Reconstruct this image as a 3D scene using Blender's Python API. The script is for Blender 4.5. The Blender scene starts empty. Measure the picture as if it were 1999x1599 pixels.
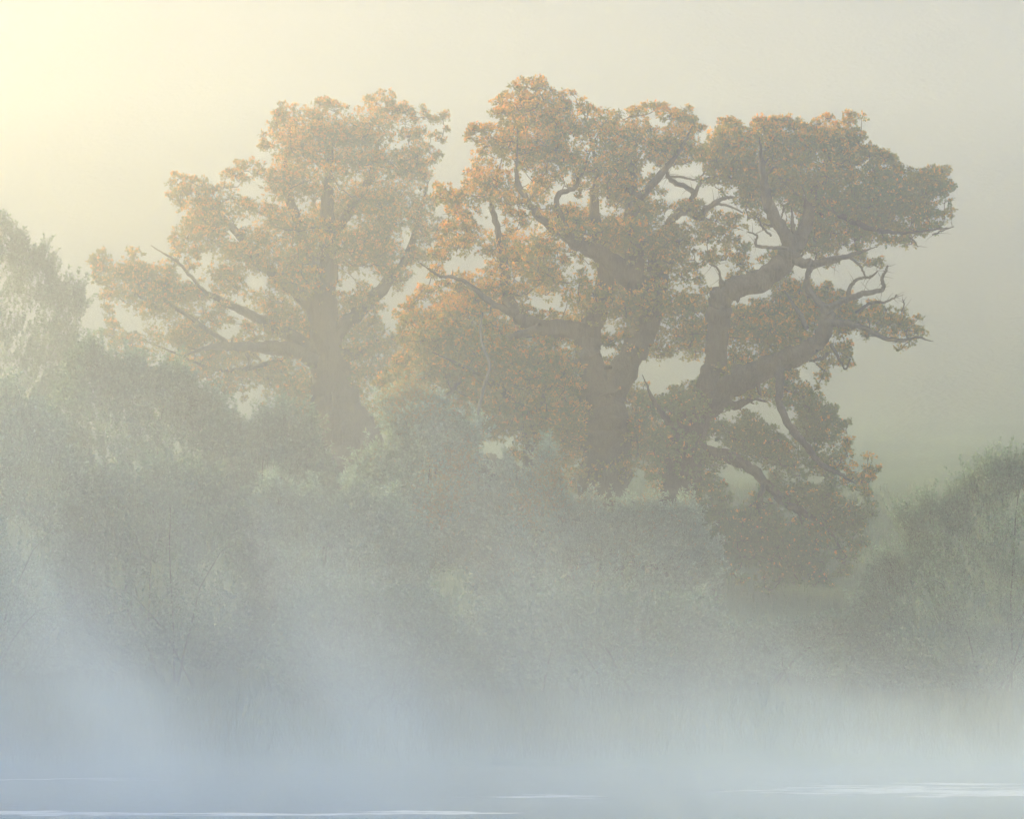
import bpy, math, random
import numpy as np
random.seed(7)
rng = np.random.default_rng(7)
S = bpy.context.scene
COL = S.collection

# ------------------------------------------------------------------ camera
F = 6480.0          # focal length in photograph pixels (photo 1999 x 1599)
HORIZON = 1250.0    # photo row of the horizon
CAM_Z = 3.15        # eye height above the lake
cam_d = bpy.data.cameras.new('camera')
cam = bpy.data.objects.new('camera', cam_d)
COL.objects.link(cam)
cam.location = (0, 0, CAM_Z)
cam.rotation_euler = (math.pi / 2, 0, 0)
cam_d.sensor_width = 36
cam_d.lens = 36 * F / 1999
cam_d.shift_y = (HORIZON - 799.5) / 1999
cam_d.clip_end = 5000
S.camera = cam

# ------------------------------------------------------------------ light
SUN_EL, SUN_AZ = 19.5, -57.5        # degrees; azimuth left of the view direction
w = bpy.data.worlds.new('World')
S.world = w
w.use_nodes = True
wn = w.node_tree
sky = wn.nodes.new('ShaderNodeTexSky')
sky.sky_type = 'NISHITA'
sky.sun_disc = False
sky.sun_elevation = math.radians(SUN_EL)
sky.sun_rotation = math.radians(SUN_AZ)
sky.dust_density = 0.6
sky.ozone_density = 3.0
bg = wn.nodes['Background']
wn.links.new(sky.outputs[0], bg.inputs[0])
bg.inputs[1].default_value = 0.14
sun_d = bpy.data.lights.new('sun', 'SUN')
sun_d.energy = 5.0
sun_d.angle = math.radians(0.6)
sun_d.color = (1.0, 0.745, 0.27)
sun = bpy.data.objects.new('sun', sun_d)
COL.objects.link(sun)
sun.location = (-60, 180, 90)
sun.rotation_euler = (math.radians(-(90 - SUN_EL)), 0, math.radians(-SUN_AZ))
S.view_settings.view_transform = 'Standard'
S.view_settings.look = 'None'
S.view_settings.exposure = 1.57
S.view_settings.gamma = 1.0
S.view_settings.use_curve_mapping = False
cy = S.cycles
cy.max_bounces = 6
cy.diffuse_bounces = 2
cy.glossy_bounces = 2
cy.transmission_bounces = 3
cy.volume_bounces = 3
cy.transparent_max_bounces = 6
cy.volume_step_rate = 1.0
cy.volume_max_steps = 256
cy.use_adaptive_sampling = True
cy.adaptive_threshold = 0.035
cy.adaptive_min_samples = 20
cy.use_denoising = True
cy.sample_clamp_indirect = 6.0

# ------------------------------------------------------------------ helpers
def P(px, py, d):
    """photo pixel + distance -> point of the place"""
    return np.array([(px - 999.5) / F * d, d, CAM_Z + (HORIZON - py) / F * d])

def tag(o, label=None, cat=None, group=None, kind=None):
    if label: o['label'] = label
    if cat: o['category'] = cat
    if group: o['group'] = group
    if kind: o['kind'] = kind
    return o

def empty(name, loc):
    o = bpy.data.objects.new(name, None)
    COL.objects.link(o)
    o.location = loc
    o.empty_display_size = 0.5
    return o

def mesh_obj(name, verts, faces, mat, parent=None, smooth=False, col=None, origin=None):
    """verts Nx3 numpy, faces MxK numpy (K = 3 or 4)"""
    me = bpy.data.meshes.new(name)
    verts = np.asarray(verts, dtype=np.float32)
    faces = np.asarray(faces, dtype=np.int32)
    if origin is not None:
        verts = verts - np.asarray(origin, dtype=np.float32)
    n, k = faces.shape
    me.vertices.add(len(verts))
    me.vertices.foreach_set('co', verts.ravel())
    me.loops.add(n * k)
    me.loops.foreach_set('vertex_index', faces.ravel())
    me.polygons.add(n)
    me.polygons.foreach_set('loop_start', np.arange(0, n * k, k, dtype=np.int32))
    if smooth:
        me.polygons.foreach_set('use_smooth', np.ones(n, dtype=bool))
    if col is not None:
        a = me.attributes.new('tint', 'FLOAT_COLOR', 'POINT')
        c4 = np.ones((len(verts), 4), dtype=np.float32)
        c4[:, :3] = col
        a.data.foreach_set('color', c4.ravel())
    me.update(calc_edges=True)
    me.validate()
    me.materials.append(mat)
    o = bpy.data.objects.new(name, me)
    COL.objects.link(o)
    if parent is not None:
        o.parent = parent
    elif origin is not None:
        o.location = origin
    return o

def unit(v):
    return v / np.maximum(np.linalg.norm(v, axis=-1, keepdims=True), 1e-9)

# ------------------------------------------------------------------ materials
def new_mat(name):
    m = bpy.data.materials.new(name)
    m.use_nodes = True
    nt = m.node_tree
    return m, nt, nt.nodes, nt.links, nt.nodes['Principled BSDF'], nt.nodes['Material Output']

def leaf_mat(name, trans=0.45, gloss=0.08, rough=0.4, glow=(1.6, 1.6, 1.2)):
    m, nt, N, L, p, out = new_mat(name)
    N.remove(p)
    at = N.new('ShaderNodeAttribute'); at.attribute_name = 'tint'
    d = N.new('ShaderNodeBsdfDiffuse'); t = N.new('ShaderNodeBsdfTranslucent')
    g = N.new('ShaderNodeBsdfGlossy'); g.inputs['Roughness'].default_value = rough
    hs = N.new('ShaderNodeMix'); hs.data_type = 'RGBA'; hs.blend_type = 'MULTIPLY'; hs.inputs[0].default_value = 1
    hs.inputs[7].default_value = (*glow, 1)      # light that passes through a leaf comes out warmer than what it reflects
    L.new(at.outputs['Color'], d.inputs[0]); L.new(at.outputs['Color'], hs.inputs[6]); L.new(hs.outputs[2], t.inputs[0])
    a = N.new('ShaderNodeMixShader'); a.inputs[0].default_value = trans
    L.new(d.outputs[0], a.inputs[1]); L.new(t.outputs[0], a.inputs[2])
    b = N.new('ShaderNodeMixShader'); b.inputs[0].default_value = gloss
    L.new(a.outputs[0], b.inputs[1]); L.new(g.outputs[0], b.inputs[2])
    L.new(b.outputs[0], out.inputs['Surface'])
    return m

def bark_mat(name, c0, c1):
    m, nt, N, L, p, out = new_mat(name)
    tc = N.new('ShaderNodeTexCoord')
    mp = N.new('ShaderNodeMapping'); mp.inputs['Scale'].default_value = (5, 5, 1.2)
    nz = N.new('ShaderNodeTexNoise'); nz.inputs['Scale'].default_value = 2.5; nz.inputs['Detail'].default_value = 8
    cr = N.new('ShaderNodeValToRGB')
    cr.color_ramp.elements[0].color = (*c0, 1); cr.color_ramp.elements[1].color = (*c1, 1)
    cr.color_ramp.elements[0].position = .3; cr.color_ramp.elements[1].position = .7
    bp = N.new('ShaderNodeBump'); bp.inputs['Strength'].default_value = .9; bp.inputs['Distance'].default_value = .08
    L.new(tc.outputs['Object'], mp.inputs[0]); L.new(mp.outputs[0], nz.inputs['Vector'])
    L.new(nz.outputs[0], cr.inputs[0]); L.new(cr.outputs[0], p.inputs['Base Color'])
    L.new(nz.outputs[0], bp.inputs['Height']); L.new(bp.outputs[0], p.inputs['Normal'])
    p.inputs['Roughness'].default_value = .95
    p.inputs['Specular IOR Level'].default_value = .15
    return m

def ground_mat(name):
    m, nt, N, L, p, out = new_mat(name)
    tc = N.new('ShaderNodeTexCoord')
    n1 = N.new('ShaderNodeTexNoise'); n1.inputs['Scale'].default_value = .12; n1.inputs['Detail'].default_value = 6
    n2 = N.new('ShaderNodeTexNoise'); n2.inputs['Scale'].default_value = 2.2; n2.inputs['Detail'].default_value = 8
    L.new(tc.outputs['Object'], n1.inputs['Vector']); L.new(tc.outputs['Object'], n2.inputs['Vector'])
    c1 = N.new('ShaderNodeValToRGB')
    c1.color_ramp.elements[0].color = (.075, .125, .065, 1); c1.color_ramp.elements[1].color = (.12, .175, .095, 1)
    c1.color_ramp.elements[0].position = .35; c1.color_ramp.elements[1].position = .65
    c2 = N.new('ShaderNodeValToRGB')
    c2.color_ramp.elements[0].color = (.6, .62, .55, 1); c2.color_ramp.elements[1].color = (1.1, 1.1, 1, 1)
    mx = N.new('ShaderNodeMix'); mx.data_type = 'RGBA'; mx.blend_type = 'MULTIPLY'; mx.inputs[0].default_value = 1
    # above the meadow the slope is bracken and heath
    sp = N.new('ShaderNodeSeparateXYZ'); L.new(tc.outputs['Object'], sp.inputs[0])
    hr = N.new('ShaderNodeMapRange'); hr.interpolation_type = 'SMOOTHSTEP'
    hr.inputs['From Min'].default_value = 175; hr.inputs['From Max'].default_value = 235; L.new(sp.outputs[1], hr.inputs['Value'])
    hm = N.new('ShaderNodeMix'); hm.data_type = 'RGBA'; hm.inputs[7].default_value = (.065, .07, .06, 1)
    L.new(hr.outputs[0], hm.inputs[0])
    L.new(n1.outputs[0], c1.inputs[0]); L.new(n2.outputs[0], c2.inputs[0])
    L.new(c1.outputs[0], hm.inputs[6]); L.new(hm.outputs[2], mx.inputs[6]); L.new(c2.outputs[0], mx.inputs[7]); L.new(mx.outputs[2], p.inputs['Base Color'])
    bp = N.new('ShaderNodeBump'); bp.inputs['Strength'].default_value = .8; bp.inputs['Distance'].default_value = .15
    L.new(n2.outputs[0], bp.inputs['Height']); L.new(bp.outputs[0], p.inputs['Normal'])
    p.inputs['Roughness'].default_value = 1
    p.inputs['Specular IOR Level'].default_value = .1
    return m

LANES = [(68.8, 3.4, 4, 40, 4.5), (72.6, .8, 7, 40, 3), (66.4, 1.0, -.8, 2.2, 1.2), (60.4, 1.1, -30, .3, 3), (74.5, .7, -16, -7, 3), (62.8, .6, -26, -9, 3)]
def water_mat(name):
    m, nt, N, L, p, out = new_mat(name)
    tc = N.new('ShaderNodeTexCoord')
    # fine chop
    mp = N.new('ShaderNodeMapping'); mp.inputs['Scale'].default_value = (1.6, .9, 1)
    n1 = N.new('ShaderNodeTexNoise'); n1.inputs['Scale'].default_value = 3.5; n1.inputs['Detail'].default_value = 5
    L.new(tc.outputs['Object'], mp.inputs[0]); L.new(mp.outputs[0], n1.inputs['Vector'])
    # wind lanes: long strips where the breeze roughens the lake
    sx = N.new('ShaderNodeSeparateXYZ'); L.new(tc.outputs['Object'], sx.inputs[0])
    def mth(op, a, b=None):
        n = N.new('ShaderNodeMath'); n.operation = op
        for k, v in enumerate((a, b)):
            if v is None: continue
            if isinstance(v, (int, float)): n.inputs[k].default_value = v
            else: L.new(v, n.inputs[k])
        return n.outputs[0]
    def rmp(v, a, b, c, d):
        n = N.new('ShaderNodeMapRange'); n.interpolation_type = 'SMOOTHSTEP'; L.new(v, n.inputs['Value'])
        for k, q in zip(('From Min', 'From Max', 'To Min', 'To Max'), (a, b, c, d)): n.inputs[k].default_value = q
        return n.outputs[0]
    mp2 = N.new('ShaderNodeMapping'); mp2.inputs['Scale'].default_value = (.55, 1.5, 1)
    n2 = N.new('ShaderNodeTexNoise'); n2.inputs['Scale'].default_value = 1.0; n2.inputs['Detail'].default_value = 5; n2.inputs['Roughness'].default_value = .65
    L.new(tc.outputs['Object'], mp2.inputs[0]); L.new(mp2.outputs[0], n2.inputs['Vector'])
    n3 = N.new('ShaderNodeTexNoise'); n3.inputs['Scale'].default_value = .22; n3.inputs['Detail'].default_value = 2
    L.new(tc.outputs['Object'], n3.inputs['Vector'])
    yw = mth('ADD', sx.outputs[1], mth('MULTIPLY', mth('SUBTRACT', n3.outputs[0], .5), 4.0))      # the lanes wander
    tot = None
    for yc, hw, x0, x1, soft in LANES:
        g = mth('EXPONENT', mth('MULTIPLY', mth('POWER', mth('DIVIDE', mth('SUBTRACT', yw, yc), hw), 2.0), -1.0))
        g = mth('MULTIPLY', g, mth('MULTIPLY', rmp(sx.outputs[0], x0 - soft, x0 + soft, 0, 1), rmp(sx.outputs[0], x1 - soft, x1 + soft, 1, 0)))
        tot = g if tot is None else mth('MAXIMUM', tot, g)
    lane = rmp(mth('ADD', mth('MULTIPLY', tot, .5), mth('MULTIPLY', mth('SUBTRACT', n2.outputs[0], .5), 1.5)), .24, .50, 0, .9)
    st = N.new('ShaderNodeMath'); st.operation = 'MULTIPLY_ADD'; st.inputs[1].default_value = .95; st.inputs[2].default_value = .05
    L.new(lane, st.inputs[0])
    L.new(rmp(lane, 0, 1, .06, .45), p.inputs['Roughness'])
    # bright sky reflections in the lanes, put into the base colour
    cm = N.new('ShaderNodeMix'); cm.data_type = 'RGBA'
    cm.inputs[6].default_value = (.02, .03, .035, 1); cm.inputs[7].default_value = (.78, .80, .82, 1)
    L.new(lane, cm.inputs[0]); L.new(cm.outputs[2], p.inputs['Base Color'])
    bp = N.new('ShaderNodeBump'); bp.inputs['Distance'].default_value = .10
    L.new(st.outputs[0], bp.inputs['Strength']); L.new(n1.outputs[0], bp.inputs['Height'])
    L.new(bp.outputs[0], p.inputs['Normal'])
    p.inputs['Base Color'].default_value = (.02, .03, .035, 1)
    p.inputs['IOR'].default_value = 1.33
    return m

M_BARK = bark_mat('oak_bark', (.025, .022, .018), (.085, .074, .06))
M_PALE = bark_mat('pale_dead_wood', (.09, .085, .075), (.17, .16, .14))
M_OAK = leaf_mat('oak_leaf', .6, .04, .5, (1.55, 1.05, .45))
M_WIL = leaf_mat('willow_leaf', .35, .08, .55)
M_GRS = leaf_mat('grass_blade', .35, .05, .4)
M_GRD = ground_mat('meadow_grass')
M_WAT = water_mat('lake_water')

# ------------------------------------------------------------------ ground, lake, haze
def smooth(a):
    return a * a * (3 - 2 * a)

RIDGE = 72
SHADE_HILL = 50.5
def ridge(x):
    # the ridge climbs to the right; the sun stands over its lower left shoulder
    return RIDGE + 7 * smooth(np.clip((x + 62) / 75, 0, 1))

def ground_z(x, y):
    x = np.asarray(x, float); y = np.asarray(y, float)
    R = ridge(x)
    yy = y + 1.2 * np.sin(x * .11 + 1) + .6 * np.sin(x * .31)
    base = np.interp(yy, [-400, 60, 83, 86, 92, 105, 113, 120, 135, 150, 190],
                     [-4, -2, -.25, .15, .6, 2.1, 3.4, 5.0, 8.0, 10.0, 15.0])
    t = np.clip((y - 185) / 135, 0, 1)
    t2 = np.clip((y - 335) / 260, 0, 1)
    z = base + (R - 15) * smooth(t) - smooth(t2) * 30
    # unseen valley side at left, added and shaped to shade the lake mist
    tl = smooth(np.clip((-x - 48) / 102, 0, 1))
    z = np.maximum(z, base + (SHADE_HILL + 4 * smooth(np.clip((195 - y) / 25, 0, 1)) - base) * tl)
    z = z + np.where(yy > 86, .18 * np.sin(x * .7 + y * .3) * np.sin(y * .5 - x * .2), 0)
    return z

xs = np.concatenate([np.linspace(-900, -180, 12)[:-1], np.linspace(-180, -80, 26)[:-1], np.linspace(-80, 80, 161), np.linspace(80, 900, 24)[1:]])
ys = np.concatenate([np.linspace(-400, 60, 12)[:-1], np.linspace(60, 160, 101), np.linspace(160, 380, 66)[1:], np.linspace(380, 1500, 25)[1:]])
X, Y = np.meshgrid(xs, ys)
Z = ground_z(X, Y)
nx, ny = len(xs), len(ys)
ii = (np.arange(ny - 1)[:, None] * nx + np.arange(nx - 1)[None, :]).ravel()
g = mesh_obj('ground', np.stack([X, Y, Z], -1).reshape(-1, 3), np.stack([ii, ii + 1, ii + nx + 1, ii + nx], 1), M_GRD, smooth=True)
tag(g, 'green meadow bank rising from the lake into a hill', 'ground', kind='structure')
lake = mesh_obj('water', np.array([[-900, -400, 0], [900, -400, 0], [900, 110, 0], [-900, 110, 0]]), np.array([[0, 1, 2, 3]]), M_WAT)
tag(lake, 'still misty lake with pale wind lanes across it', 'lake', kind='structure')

# ------------------------------------------------------------------ tubes
def tube(pts, rad, sides=8, wob=0.0):
    pts = np.asarray(pts, float); rad = np.asarray(rad, float)
    n = len(pts)
    t = np.gradient(pts, axis=0); t = unit(t)
    ref = np.array([0, 1., 0.3])
    u = unit(np.cross(t, ref)); v = np.cross(t, u)
    a = np.linspace(0, 2 * np.pi, sides, endpoint=False)
    r = rad[:, None] * (1 + wob * rng.normal(size=(n, sides)))
    if sides >= 10:
        q = np.arange(n)
        swell = .07 * np.sin(q * .9 + rng.uniform(0, 6)) + .06 * np.sin(q * .37 + rng.uniform(0, 6))
        furrow = .06 * np.where(np.arange(sides) % 2 == 0, 1, -1)
        r = r * (1 + swell[:, None]) * (1 + furrow[None, :])
    V = pts[:, None, :] + r[..., None] * (np.cos(a)[None, :, None] * u[:, None, :] + np.sin(a)[None, :, None] * v[:, None, :])
    V = V.reshape(-1, 3)
    i = np.arange(n - 1)[:, None] * sides; j = np.arange(sides)[None, :]; k = (j + 1) % sides
    Fc = np.stack([i + j, i + k, i + sides + k, i + sides + j], -1).reshape(-1, 4)
    return V, Fc

def join(parts):
    V, Fs, o = [], [], 0
    for v, f in parts:
        V.append(v); Fs.append(f + o); o += len(v)
    return np.concatenate(V), np.concatenate(Fs)

def catmull(p, sub=6):
    p = np.asarray(p, float)
    q = np.vstack([2 * p[0] - p[1], p, 2 * p[-1] - p[-2]])
    out = []
    for i in range(len(p) - 1):
        a, b, c, d = q[i], q[i + 1], q[i + 2], q[i + 3]
        for s in np.linspace(0, 1, sub, endpoint=False):
            out.append(.5 * ((2 * b) + (-a + c) * s + (2 * a - 5 * b + 4 * c - d) * s * s + (-a + 3 * b - 3 * c + d) * s ** 3))
    out.append(p[-1])
    return np.array(out)

def limb_points(spec, D, d0, d1, wig=.02):
    """spec: (px, py, radius_px) along a limb; depth runs from D+d0 to D+d1"""
    a = np.array(spec, float)
    s = np.linspace(0, 1, len(a))
    rows = []
    for (x, y, r), q in zip(a, s):
        d = D + d0 + (d1 - d0) * q
        p = P(x, y, d)
        rows.append([p[0], p[1], p[2], r * d / F])
    c = catmull(rows, 7)
    c[1:-1, :3] += rng.normal(size=(len(c) - 2, 3)) * np.minimum(wig, c[1:-1, 3:4] * .25)
    return c[:, :3], np.maximum(c[:, 3], .008)

# ------------------------------------------------------------------ polygons
def inside(poly, x, y):
    poly = np.asarray(poly, float)
    c = np.zeros(len(x), bool)
    j = len(poly) - 1
    for i in range(len(poly)):
        xi, yi = poly[i]; xj, yj = poly[j]
        if yi != yj:
            m = ((yi > y) != (yj > y)) & (x < (xj - xi) * (y - yi) / (yj - yi) + xi)
            c ^= m
        j = i
    return c

def edge_dist(poly, x, y):
    poly = np.asarray(poly, float)
    best = np.full(len(x), 1e9)
    for i in range(len(poly)):
        a = poly[i]; b = poly[(i + 1) % len(poly)]
        ab = b - a
        t = np.clip(((x - a[0]) * ab[0] + (y - a[1]) * ab[1]) / max(ab @ ab, 1e-6), 0, 1)
        best = np.minimum(best, np.hypot(x - a[0] - t * ab[0], y - a[1] - t * ab[1]))
    return best

class Region:
    """foliage outline: union of polygons minus gaps, in photo pixels"""
    def __init__(s, polys, holes=()):
        s.polys, s.holes = polys, holes
        allp = np.concatenate([np.array(p, float) for p in polys])
        s.lo, s.hi = allp.min(0), allp.max(0)
        s.shift = 0
    def test(s, x, y):
        ins = np.zeros(len(x), bool); d = np.zeros(len(x))
        for p in s.polys:
            i = inside(p, x, y); ins |= i
            d = np.maximum(d, np.where(i, edge_dist(p, x, y), 0))
        dh = np.full(len(x), 1e9)
        for h in s.holes:
            i = inside(h, x, y)
            ins &= ~i
            dh = np.minimum(dh, edge_dist(h, x, y))
        return ins, d, dh
    def sample(s, n):
        x = rng.uniform(s.lo[0], s.hi[0], n); y = rng.uniform(s.lo[1], s.hi[1], n)
        ins, d, dh = s.test(x, y)
        area = ins.mean() * np.prod(s.hi - s.lo)
        return x[ins], y[ins], d[ins], dh[ins], area

# ------------------------------------------------------------------ leaves
def leaf_mesh(pos, dirn, nrm, length, width, fold=.25):
    """folded diamond leaves, two triangles each; pos = leaf base"""
    dirn = unit(dirn)
    side = unit(np.cross(dirn, nrm))
    up = np.cross(side, dirn)
    L = length[:, None]; W = width[:, None]
    base = pos
    mid = pos + dirn * L * .55
    a = mid + side * W * .5 + up * W * fold
    b = mid - side * W * .5 + up * W * fold
    tip = pos + dirn * L - up * L * .12
    V = np.stack([base, a, tip, b], 1).reshape(-1, 3)
    i = np.arange(len(pos))[:, None] * 4
    Fc = np.concatenate([i + [0, 1, 2], i + [0, 2, 3]], 0)
    return V, Fc

OAK_GREEN = np.array([[.125, .18, .016], [.165, .20, .016], [.21, .205, .018], [.085, .145, .018]])
OAK_AUT = np.array([[.58, .34, .018], [.62, .40, .02], [.50, .36, .018], [.64, .28, .013], [.44, .35, .02]])

def oak_crown(reg, D, tmax, n_int, n_fr, base_depth, autumn=.5, size=1.0, aut_sun_fn=None, airy=0.0, clear=()):
    """clump centres (px, py, depth) -> world leaf clumps. Returns leaf mesh data and clump centres"""
    x, y, d, dh, area = reg.sample(60000)
    dd = np.minimum(d, dh)
    r_want = rng.uniform(22, 42, len(x)) * size
    ok = dd > r_want * .78
    idx = np.where(ok)[0][:n_int]
    r2 = rng.uniform(11, 25, len(x)) * size
    ok2 = (dd > r2 * .62) & (dd < 46)
    idx2 = np.where(ok2)[0]
    idx2 = idx2[idx2 > 0][-n_fr:]
    # small tufts that break the outline and the rims of the gaps
    ex, ey = [], []
    for poly, sg in [(p, 1) for p in reg.polys] + [(h, -1) for h in reg.holes]:
        q = np.array(poly, float); nq = np.roll(q, -1, 0)
        area2 = np.sum(q[:, 0] * nq[:, 1] - nq[:, 0] * q[:, 1])
        for p0, p1 in zip(q, nq):
            L_ = np.hypot(*(p1 - p0)); m = rng.poisson(L_ / 7.5)
            t_ = rng.random((m, 1)); nrm_ = np.array([p1[1] - p0[1], p0[0] - p1[0]]) / max(L_, 1e-6) * np.sign(area2) * sg
            o_ = np.clip(rng.normal(size=(m, 1)) * 8 + 1, -16, 13)
            pt = p0 + (p1 - p0) * t_ + nrm_ * o_
            ex += list(pt[:, 0]); ey += list(pt[:, 1])
    ex, ey = np.array(ex), np.array(ey)
    i0, d0_, h0_ = reg.test(ex, ey)
    deep = i0 & (d0_ > 22)
    ex, ey = ex[~deep], ey[~deep]
    cx = np.concatenate([x[idx], x[idx2], ex]); cyp = np.concatenate([y[idx], y[idx2], ey])
    cr = np.concatenate([r_want[idx], r2[idx2], rng.uniform(4, 12, len(ex))]); cd = np.concatenate([d[idx], d[idx2], np.full(len(ex), 4.)])
    # airy places where the boughs part
    ph = rng.uniform(0, 6.28, 6)
    nz_ = np.sin(cx * .055 + cyp * .031 + ph[0]) + np.sin(cx * .021 - cyp * .062 + ph[1]) + np.sin(cx * .09 + cyp * .02 + ph[2]) * .7 + np.sin(-cx * .04 + cyp * .085 + ph[3]) * .8
    dep_u = rng.uniform(-1, 1, len(cx)); dep_u = np.sign(dep_u) * np.abs(dep_u) ** .7
    for cp in clear:      # bare places: no foliage before this stretch of wood
        m_ = inside(cp, cx, cyp) | (edge_dist(cp, cx, cyp) < cr * .7)
        dep_u = np.where(m_, np.abs(dep_u) * .9 + .12, dep_u)
    kk = (nz_ > -.9 + airy) | (rng.random(len(cx)) < .2)
    cx, cyp, cr, cd, dep_u = cx[kk], cyp[kk], cr[kk], cd[kk], dep_u[kk]
    th = np.minimum(cd * 1.1 + 10, tmax)
    dep = D + base_depth + dep_u * np.maximum(th, 60 * (dep_u > 0)) / F * D
    C = np.array([P(a, b, c) for a, b, c in zip(cx, cyp, dep)])
    R = cr / F * dep
    gz = ground_z(C[:, 0], C[:, 1])
    keep = C[:, 2] > gz + .2
    C, R, cx, cyp, cd = C[keep], R[keep], cx[keep], cyp[keep], cd[keep]
    pos, dirs, nrms, cols = [], [], [], []
    # each clump: star-shaped sprays spread over an irregular dome
    for c, r, px, py, ed in zip(C, R, cx, cyp, cd):
        ns = int(np.clip(8 + 110 * r * r, 8, 95))
        v = unit(rng.normal(size=(ns, 3)))
        low = (v[:, 2] < -.25) & (rng.random(ns) < .6)
        v[low, 2] *= -1
        lump = 1 + .28 * np.sin(v @ rng.normal(size=3) * 4 + rng.uniform(0, 6)) 
        rad = r * (.45 + .58 * rng.random(ns) ** .6) * lump
        sc = c + v * rad[:, None] * np.array([1.08, 1.08, .78])
        fr = rad / r
        # turning of the leaves clump to clump, with sunlit gold put into the colour
        a0 = autumn if aut_sun_fn is None else aut_sun_fn(px, py)
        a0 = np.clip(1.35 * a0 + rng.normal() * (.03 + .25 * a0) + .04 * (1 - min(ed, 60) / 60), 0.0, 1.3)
        nl = rng.integers(6, 11, ns)
        tot = nl.sum()
        sp = np.repeat(np.arange(ns), nl)
        out = unit(v + .35 * rng.normal(size=(ns, 3)) + np.array([0, 0, .35]))
        k = out[sp]
        e = unit(np.cross(k, rng.normal(size=(tot, 3))))
        open_ = rng.uniform(.35, 1.25, tot)[:, None]
        dl = unit(k * np.cos(open_) + e * np.sin(open_))
        pos.append(sc[sp] + dl * .015 + rng.normal(size=(tot, 3)) * .035)
        dirs.append(dl); nrms.append(unit(k - .5 * e + .3 * rng.normal(size=(tot, 3))))
        # whole sprays turn; outer and upper ones also carry the painted sunlight
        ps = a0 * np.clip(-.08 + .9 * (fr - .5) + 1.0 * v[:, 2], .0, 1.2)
        turned_or_sunlit = rng.random(ns) < ps
        isa = rng.random(tot) < np.where(turned_or_sunlit, .9, .03)[sp]
        cg = OAK_GREEN[rng.integers(0, len(OAK_GREEN), tot)]
        if a0 < .14: cg = cg * np.array([.5, .92, 2.4])     # boughs neither turning nor painted sunlit
        ca = OAK_AUT[rng.integers(0, len(OAK_AUT), tot)]
        mixf = rng.uniform(.55, 1, tot)[:, None]
        cc = np.where(isa[:, None], ca * mixf + cg * (1 - mixf), cg)
        cols.append(cc * rng.uniform(.8, 1.2, tot)[:, None])
    pos = np.concatenate(pos); dirs = np.concatenate(dirs); nrms = np.concatenate(nrms); cols = np.concatenate(cols)
    n = len(pos)
    ln = rng.uniform(.065, .145, n); wd = ln * rng.uniform(.5, .68, n)
    V, Fc = leaf_mesh(pos, dirs, nrms, ln, wd)
    return (V, Fc, np.repeat(cols, 4, 0)), C, R

def grow_branches(C, R, net, r_tip=.012, r_max=.05):
    """thin crooked branches that carry each clump from the nearest wood"""
    parts = []
    net = net.copy()
    left = list(range(len(C)))
    dist = np.min(np.linalg.norm(C[:, None] - net[None], axis=2), axis=1)
    while left:
        i = min(left, key=lambda q: dist[q])
        left.remove(i)
        dv = np.linalg.norm(net - C[i], axis=1)
        # prefer wood that is lower or level
        pen = dv + .6 * np.clip(net[:, 2] - C[i][2], 0, None)
        s = net[np.argmin(pen)]
        Ld = np.linalg.norm(C[i] - s)
        if Ld > .15:
            n = max(4, int(Ld / .35) + 2)
            q = np.linspace(0, 1, n)[:, None]
            pts = s + (C[i] - s) * q
            pts[:, 2] += (-.10 * Ld * np.sin(np.pi * q[:, 0]))
            j = rng.normal(size=(n, 3)) * min(.1, .07 * Ld); j[0] = 0
            pts = pts + j
            r0 = np.clip(.012 + .014 * Ld, .014, r_max)
            parts.append(tube(pts, np.linspace(r0, r_tip, n), 5))
            net = np.vstack([net, pts[1:]])
            new = pts[1:]
            if left:
                la = np.array(left)
                dist[la] = np.minimum(dist[la], np.min(np.linalg.norm(C[la][:, None] - new[None], axis=2), axis=1))
        # twigs inside the clump
        for _ in range(4):
            v = unit(rng.normal(size=3) + np.array([0, 0, .4]))
            L_ = R[i] * rng.uniform(.7, 1.05)
            q = np.linspace(0, 1, 4)[:, None]
            parts.append(tube(C[i] + v * L_ * q + rng.normal(size=(4, 3)) * .03 * q, np.linspace(.011, .004, 4), 4))
    return join(parts)

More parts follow.
